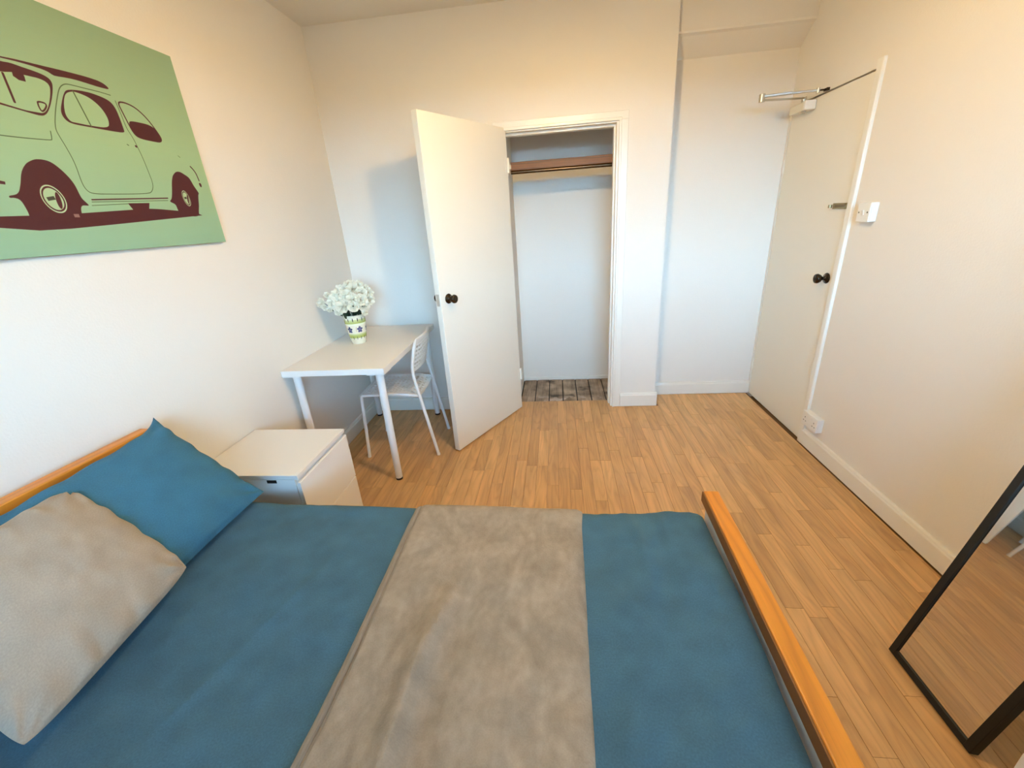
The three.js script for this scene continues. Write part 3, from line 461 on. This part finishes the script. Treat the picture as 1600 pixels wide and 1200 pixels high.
function loopCloth(x0f, x1f, topf, { r = 0.04, drop = 0.2, thick = 0.012, nxs = 60, nzs = 110, zout = 0, hem = 0, cap = true }) {
  // cross-section loops (outer then inner) swept along x; x limits may vary along the section
  const sec = []; const push = (z, dy, side) => sec.push([z, dy, side]);
  const arc = 8, zN = -zout, zP = BW + zout;
  for (let i = 0; i <= 10; i++) push(zN, -drop + (drop - r) * i / 10, 0);
  for (let i = 1; i <= arc; i++) { const a = i / arc * Math.PI / 2; push(zN + r - r * Math.cos(a), -r + r * Math.sin(a), 1); }
  for (let i = 1; i < nzs; i++) push(lerp(zN + r, zP - r, i / nzs), 0, 2);
  for (let i = 0; i <= arc; i++) { const a = i / arc * Math.PI / 2; push(zP - r + r * Math.sin(a), -r + r * Math.cos(a), 1); }
  for (let i = 1; i <= 10; i++) push(zP, -r - (drop - r) * i / 10, 0);
  const n = sec.length, P = [], UV = [], I = [];
  const zc = BW / 2;
  const ring = [];
  for (let k = 0; k < n; k++) ring.push([k, 0]); for (let k = n - 1; k >= 0; k--) ring.push([k, 1]);
  const m = ring.length;
  let len = [0]; for (let k = 1; k < n; k++) len.push(len[k - 1] + Math.hypot(sec[k][0] - sec[k - 1][0], sec[k][1] - sec[k - 1][1]));
  for (let i = 0; i <= nxs; i++) {
    const u = i / nxs;
    for (const [k, inner] of ring) {
      const [z, dy] = sec[k], zq = clamp(z, 0, BW); const x0 = x0f(z), x1 = x1f(z); const x = lerp(x0, x1, u);
      const e = Math.min(x - x0, x1 - x), round = hem ? 0 : 0;
      let y = topf(x, zq) + dy, zz = z;
      const edge = Math.max(0, 1 - e / 0.03); y -= (cap ? 0.014 : 0.0) * edge * edge;
      if (dy < -0.001) zz += Math.sin(x * 9 + 1) * 0.004 * clamp(-dy / 0.15) * (z < zc ? -1 : 1);
      if (inner) { const a = dy === 0 ? [0, -1] : (Math.abs(dy) >= r ? [z < zc ? 1 : -1, 0] : [(z < zc ? 1 : -1) * 0.7, -0.7]); y += a[1] * thick; zz += a[0] * thick; }
      P.push(x, y, zz); UV.push(x, len[k]);
    }
  }
  for (let i = 0; i < nxs; i++) for (let k = 0; k < m; k++) { const a = i * m + k, b = i * m + (k + 1) % m, c = a + m, d = b + m; I.push(a, c, b, b, c, d); }
  for (const [i, f] of [[0, 1], [nxs, 0]]) for (let k = 0; k < n - 1; k++) { const a = i * m + k, b = i * m + k + 1, c = i * m + (m - 1 - k), d = i * m + (m - 2 - k); f ? I.push(a, b, c, b, d, c) : I.push(a, c, b, b, c, d); }
  const g = new THREE.BufferGeometry(); g.setAttribute('position', new THREE.Float32BufferAttribute(P, 3)); g.setAttribute('uv', new THREE.Float32BufferAttribute(UV, 2)); g.setIndex(I); g.computeVertexNormals(); return g;
}
{
  const g = loopCloth(() => 0.1, () => 1.979, duvTop, { r: 0.045, drop: 0.2, thick: 0.016, nxs: 150, nzs: 110, zout: 0.004 });
  const m = obj('duvet', g, M.duvet); put(m); tag(m, 'flat teal blue duvet covering the whole bed', 'duvet');
}
{
  const fold = (x, z) => { // long soft crease in the throw
    const c = 1.262 - 0.025 * sstep(0.35, 0.6, z), amp = 0.03 * sstep(0.28, 0.6, z); const d = (x - c) / (x > c ? 0.016 : 0.036); const d2 = (x - c - 0.05) / 0.03;
    return amp * Math.exp(-d * d) - 0.35 * amp * Math.exp(-d2 * d2) + 0.003 * fbm(x * 11, z * 7, 131, 3) + 0.004 * fbm(x * 5, z * 3, 133, 2);
  };
  const xl = z => 1.036 + 0.03 * sstep(0, 0.75, z) + 0.004 * Math.sin(z * 5), xr = z => 1.607 - 0.004 * Math.sin(z * 4 + 1);
  const topf = (x, z) => duvTop(x, z) + 0.014 + fold(x, z);
  const t = put(thing('throw_blanket', 'taupe fleece throw folded across the middle of the blue duvet', 'blanket'));
  obj('cloth', loopCloth(xl, xr, topf, { r: 0.052, drop: 0.26, thick: 0.012, nxs: 90, nzs: 120, zout: 0.014, cap: true }), M.throw, t);
  // rolled hem along the left edge with its stitched groove
  const hz = (o) => { const pts = []; for (let i = 0; i <= 60; i++) { const z = lerp(0.0, BW, i / 60); pts.push(V(xl(z) + o, topf(xl(z) + 0.03, z) - 0.006 - 0.03 * Math.pow(1 - sstep(0, 0.05, Math.min(z, BW - z)), 2), z)); } return pts; };
  const hem = new THREE.TubeGeometry(new THREE.CatmullRomCurve3(hz(0.006)), 160, 0.0085, 10); const hem2 = new THREE.TubeGeometry(new THREE.CatmullRomCurve3(hz(0.021)), 160, 0.0055, 8);
  obj('hem', [hem, hem2], M.throw, t);
}
// ------------------------------------------------------------------ pillows: four corners, puffed
function pillowGeo(c, front, back, { n = 56, pinch = 0.05, pw = 0.42, seedz = 0, wr = 0.006, fold, ear = 0, round = 0 } = {}) {
  const C = c.map(p => V(...p)), P = [], UV = [], I = []; // c: (-,-) (+,-) (+,+) (-,+)
  const N = C[1].clone().sub(C[0]).cross(C[3].clone().sub(C[0])).normalize();
  const L = C[1].distanceTo(C[0]), Wd = C[3].distanceTo(C[0]);
  for (let s = 0; s < 2; s++) for (let j = 0; j <= n; j++) for (let i = 0; i <= n; i++) {
    let u = i / n * 2 - 1, v = j / n * 2 - 1; const uu = u * (1 - pinch * (1 - v * v) * Math.abs(u) ** 3 * 1.0), vv = v * (1 - pinch * (1 - u * u) * Math.abs(v) ** 3);
    const rc = 1 - round * Math.pow(Math.abs(u * v), 5), sag = ear * Math.pow(Math.max(0, v), 3) * (1 - Math.exp(-(1 - u) / 0.12));
    const a = (uu * rc + 1) / 2, b = (vv * rc - sag + 1) / 2;
    const p = C[0].clone().multiplyScalar((1 - a) * (1 - b)).add(C[1].clone().multiplyScalar(a * (1 - b))).add(C[2].clone().multiplyScalar(a * b)).add(C[3].clone().multiplyScalar((1 - a) * b));
    const eu = 1 - u * u, ev = 1 - v * v; let th = Math.pow(Math.max(0, eu * ev), pw);
    const rad = Math.pow(Math.max(0, Math.abs(u) * Math.abs(v)), 2), ang = Math.atan2(1 - Math.abs(v), 1 - Math.abs(u));
    let w = wr * (1.2 * fbm(u * 1.6 + s * 9, v * 1.6, seedz, 3) * Math.sqrt(th)) + wr * 0.8 * rad * Math.sin(ang * 9 + seedz) * Math.min(1, eu * 6) * Math.min(1, ev * 6) + wr * 0.6 * Math.sin((Math.abs(u) > Math.abs(v) ? v * 17 : u * 17) + seedz + 2 * nz(u * 3, v * 3, seedz)) * Math.pow(Math.max(Math.abs(u), Math.abs(v)), 6) * Math.min(1, 8 * Math.min(eu, ev));
    if (fold) w += fold(u, v, s) * Math.sqrt(th);
    p.addScaledVector(N, s ? -(back * th) - w * 0.5 : front * th + w); P.push(p.x, p.y, p.z); UV.push(a * L, b * Wd);
  }
  const m = n + 1; for (let s = 0; s < 2; s++) for (let j = 0; j < n; j++) for (let i = 0; i < n; i++) { const a = s * m * m + j * m + i; s ? I.push(a, a + m, a + 1, a + 1, a + m, a + m + 1) : I.push(a, a + 1, a + m, a + 1, a + m + 1, a + m); }
  const g = new THREE.BufferGeometry(); g.setAttribute('position', new THREE.Float32BufferAttribute(P, 3)); g.setAttribute('uv', new THREE.Float32BufferAttribute(UV, 2)); g.setIndex(I); g.computeVertexNormals(); return g;
}
{ // blue pillow leaning on the headboard; u along z (far to near), v up the slope; normal towards +x,+y
  const c = [[0.47, 0.562, 2.63], [0.438, 0.56, 1.893], [0.086, 0.862, 1.872], [0.1, 0.845, 2.62]];
  const m = obj('pillow', pillowGeo(c, 0.075, 0.03, { pinch: 0.05, seedz: 3.1, wr: 0.012, ear: 0.16 }), M.pillow); tag(m, 'blue pillow propped against the headboard beside the nightstand', 'pillow');
}
{
  const c = [[0.548, 0.592, 2.722], [0.497, 0.592, 2.278], [0.2, 0.843, 2.258], [0.235, 0.842, 2.62]];
  const t = obj('cushion', pillowGeo(c, 0.075, 0.035, { n: 80, pinch: 0.0, pw: 0.5, seedz: 8.2, wr: 0.011, round: 0.05 }), M.cushion); tag(t, 'square taupe cushion leaning on the blue pillow', 'cushion');
}

// ------------------------------------------------------------------ leaning mirror
{
  const t = thing('floor_mirror', 'tall narrow standing mirror in a black frame leaning towards the right wall', 'mirror', [2.622, 0.005, 2.1415]);
  const tilt = new THREE.Matrix4().makeRotationZ(-0.209), put2 = g => g.applyMatrix4(tilt), hw = 0.1495, ht = 1.4, f = 0.022, dp = 0.026;
  obj('frame_side', put2(box(0, dp, 0, ht, -hw, -hw + f, 0.002)), M.blackMetal, t); obj('frame_side', put2(box(0, dp, 0, ht, hw - f, hw, 0.002)), M.blackMetal, t);
  obj('frame_end', put2(box(0, dp, 0, f, -hw + f - 0.001, hw - f + 0.001, 0.002)), M.blackMetal, t); obj('frame_end', put2(box(0, dp, ht - f, ht, -hw + f - 0.001, hw - f + 0.001, 0.002)), M.blackMetal, t);
  obj('glass', put2(box(0.006, 0.01, f * 0.9, ht - f * 0.9, -hw + f * 0.9, hw - f * 0.9)), M.mirror, t);
  obj('backing', put2(box(0.0105, 0.02, f * 0.9, ht - f * 0.9, -hw + f * 0.9, hw - f * 0.9)), M.black, t);
  obj('stand_leg', pipe([[0.25, 1.05, 0], [0.38, -0.003, 0]], 0.009, 0.01), M.blackMetal, t);
}
// ------------------------------------------------------------------ chest by the window, only a corner in view
{
  const t = thing('chest_of_drawers', 'pale chest of drawers just showing at the bottom right corner', 'chest', [2.8, 0, 2.79]);
  obj('carcass', box(-0.238, 0.235, 0.02, 0.75, -0.375, 0.375, 0.003), M.white, t); obj('plinth', box(-0.22, 0.23, 0, 0.022, -0.36, 0.36), M.white, t);
  for (let i = 0; i < 3; i++) { const d = obj('drawer', box(-0.25, -0.237, 0.03 + i * 0.235, 0.255 + i * 0.235, -0.372, 0.372, 0.003), M.white, t); obj('handle', pipe([[-0.251, 0.16 + i * 0.235, -0.06], [-0.27, 0.16 + i * 0.235, -0.06], [-0.27, 0.16 + i * 0.235, 0.06], [-0.251, 0.16 + i * 0.235, 0.06]], 0.005, 0.008, 8), M.silver, d); }
}
// ------------------------------------------------------------------ pendant lamp above the room (out of the frame)
{
  const t = thing('pendant_lamp', 'ceiling pendant lamp with a fabric drum shade above the room', 'lamp', LAMP_AT);
  const drop = H - LAMP_AT[1];
  obj('ceiling_rose', cyl(0.05, 0.04, 0.025, 0, drop - 0.025, 0, 28), M.whitePlastic, t);
  obj('cord', cyl(0.003, 0.003, drop - 0.07, 0, 0.06, 0, 8), M.whitePlastic, t);
  obj('lamp_holder', cyl(0.018, 0.018, 0.05, 0, 0.035, 0, 16), M.whitePlastic, t);
  obj('lamp_shade', lathe([[0.14, 0.016], [0.105, 0.17], [0.102, 0.17], [0.137, 0.016], [0.14, 0.016]], 40), new THREE.MeshPhysicalMaterial({ color: '#f3e6c8', roughness: 1, transmission: 0.6, thickness: 0, side: THREE.DoubleSide }), t);
  const bulb = obj('light_bulb', new THREE.SphereGeometry(0.03, 20, 14), std('#fff3e0', 0.4, { emissive: '#ffdd9c', emissiveIntensity: 8 }), t);
  const L = new THREE.PointLight('#ffffff', LAMP_POWER, 0, 2); L.color.setRGB(1, 0.71, 0.33); L.position.set(0, 0, 0); L.castShadow = true; L.shadow.radius = 2; t.add(L);
}
renderer.render(scene, camera);
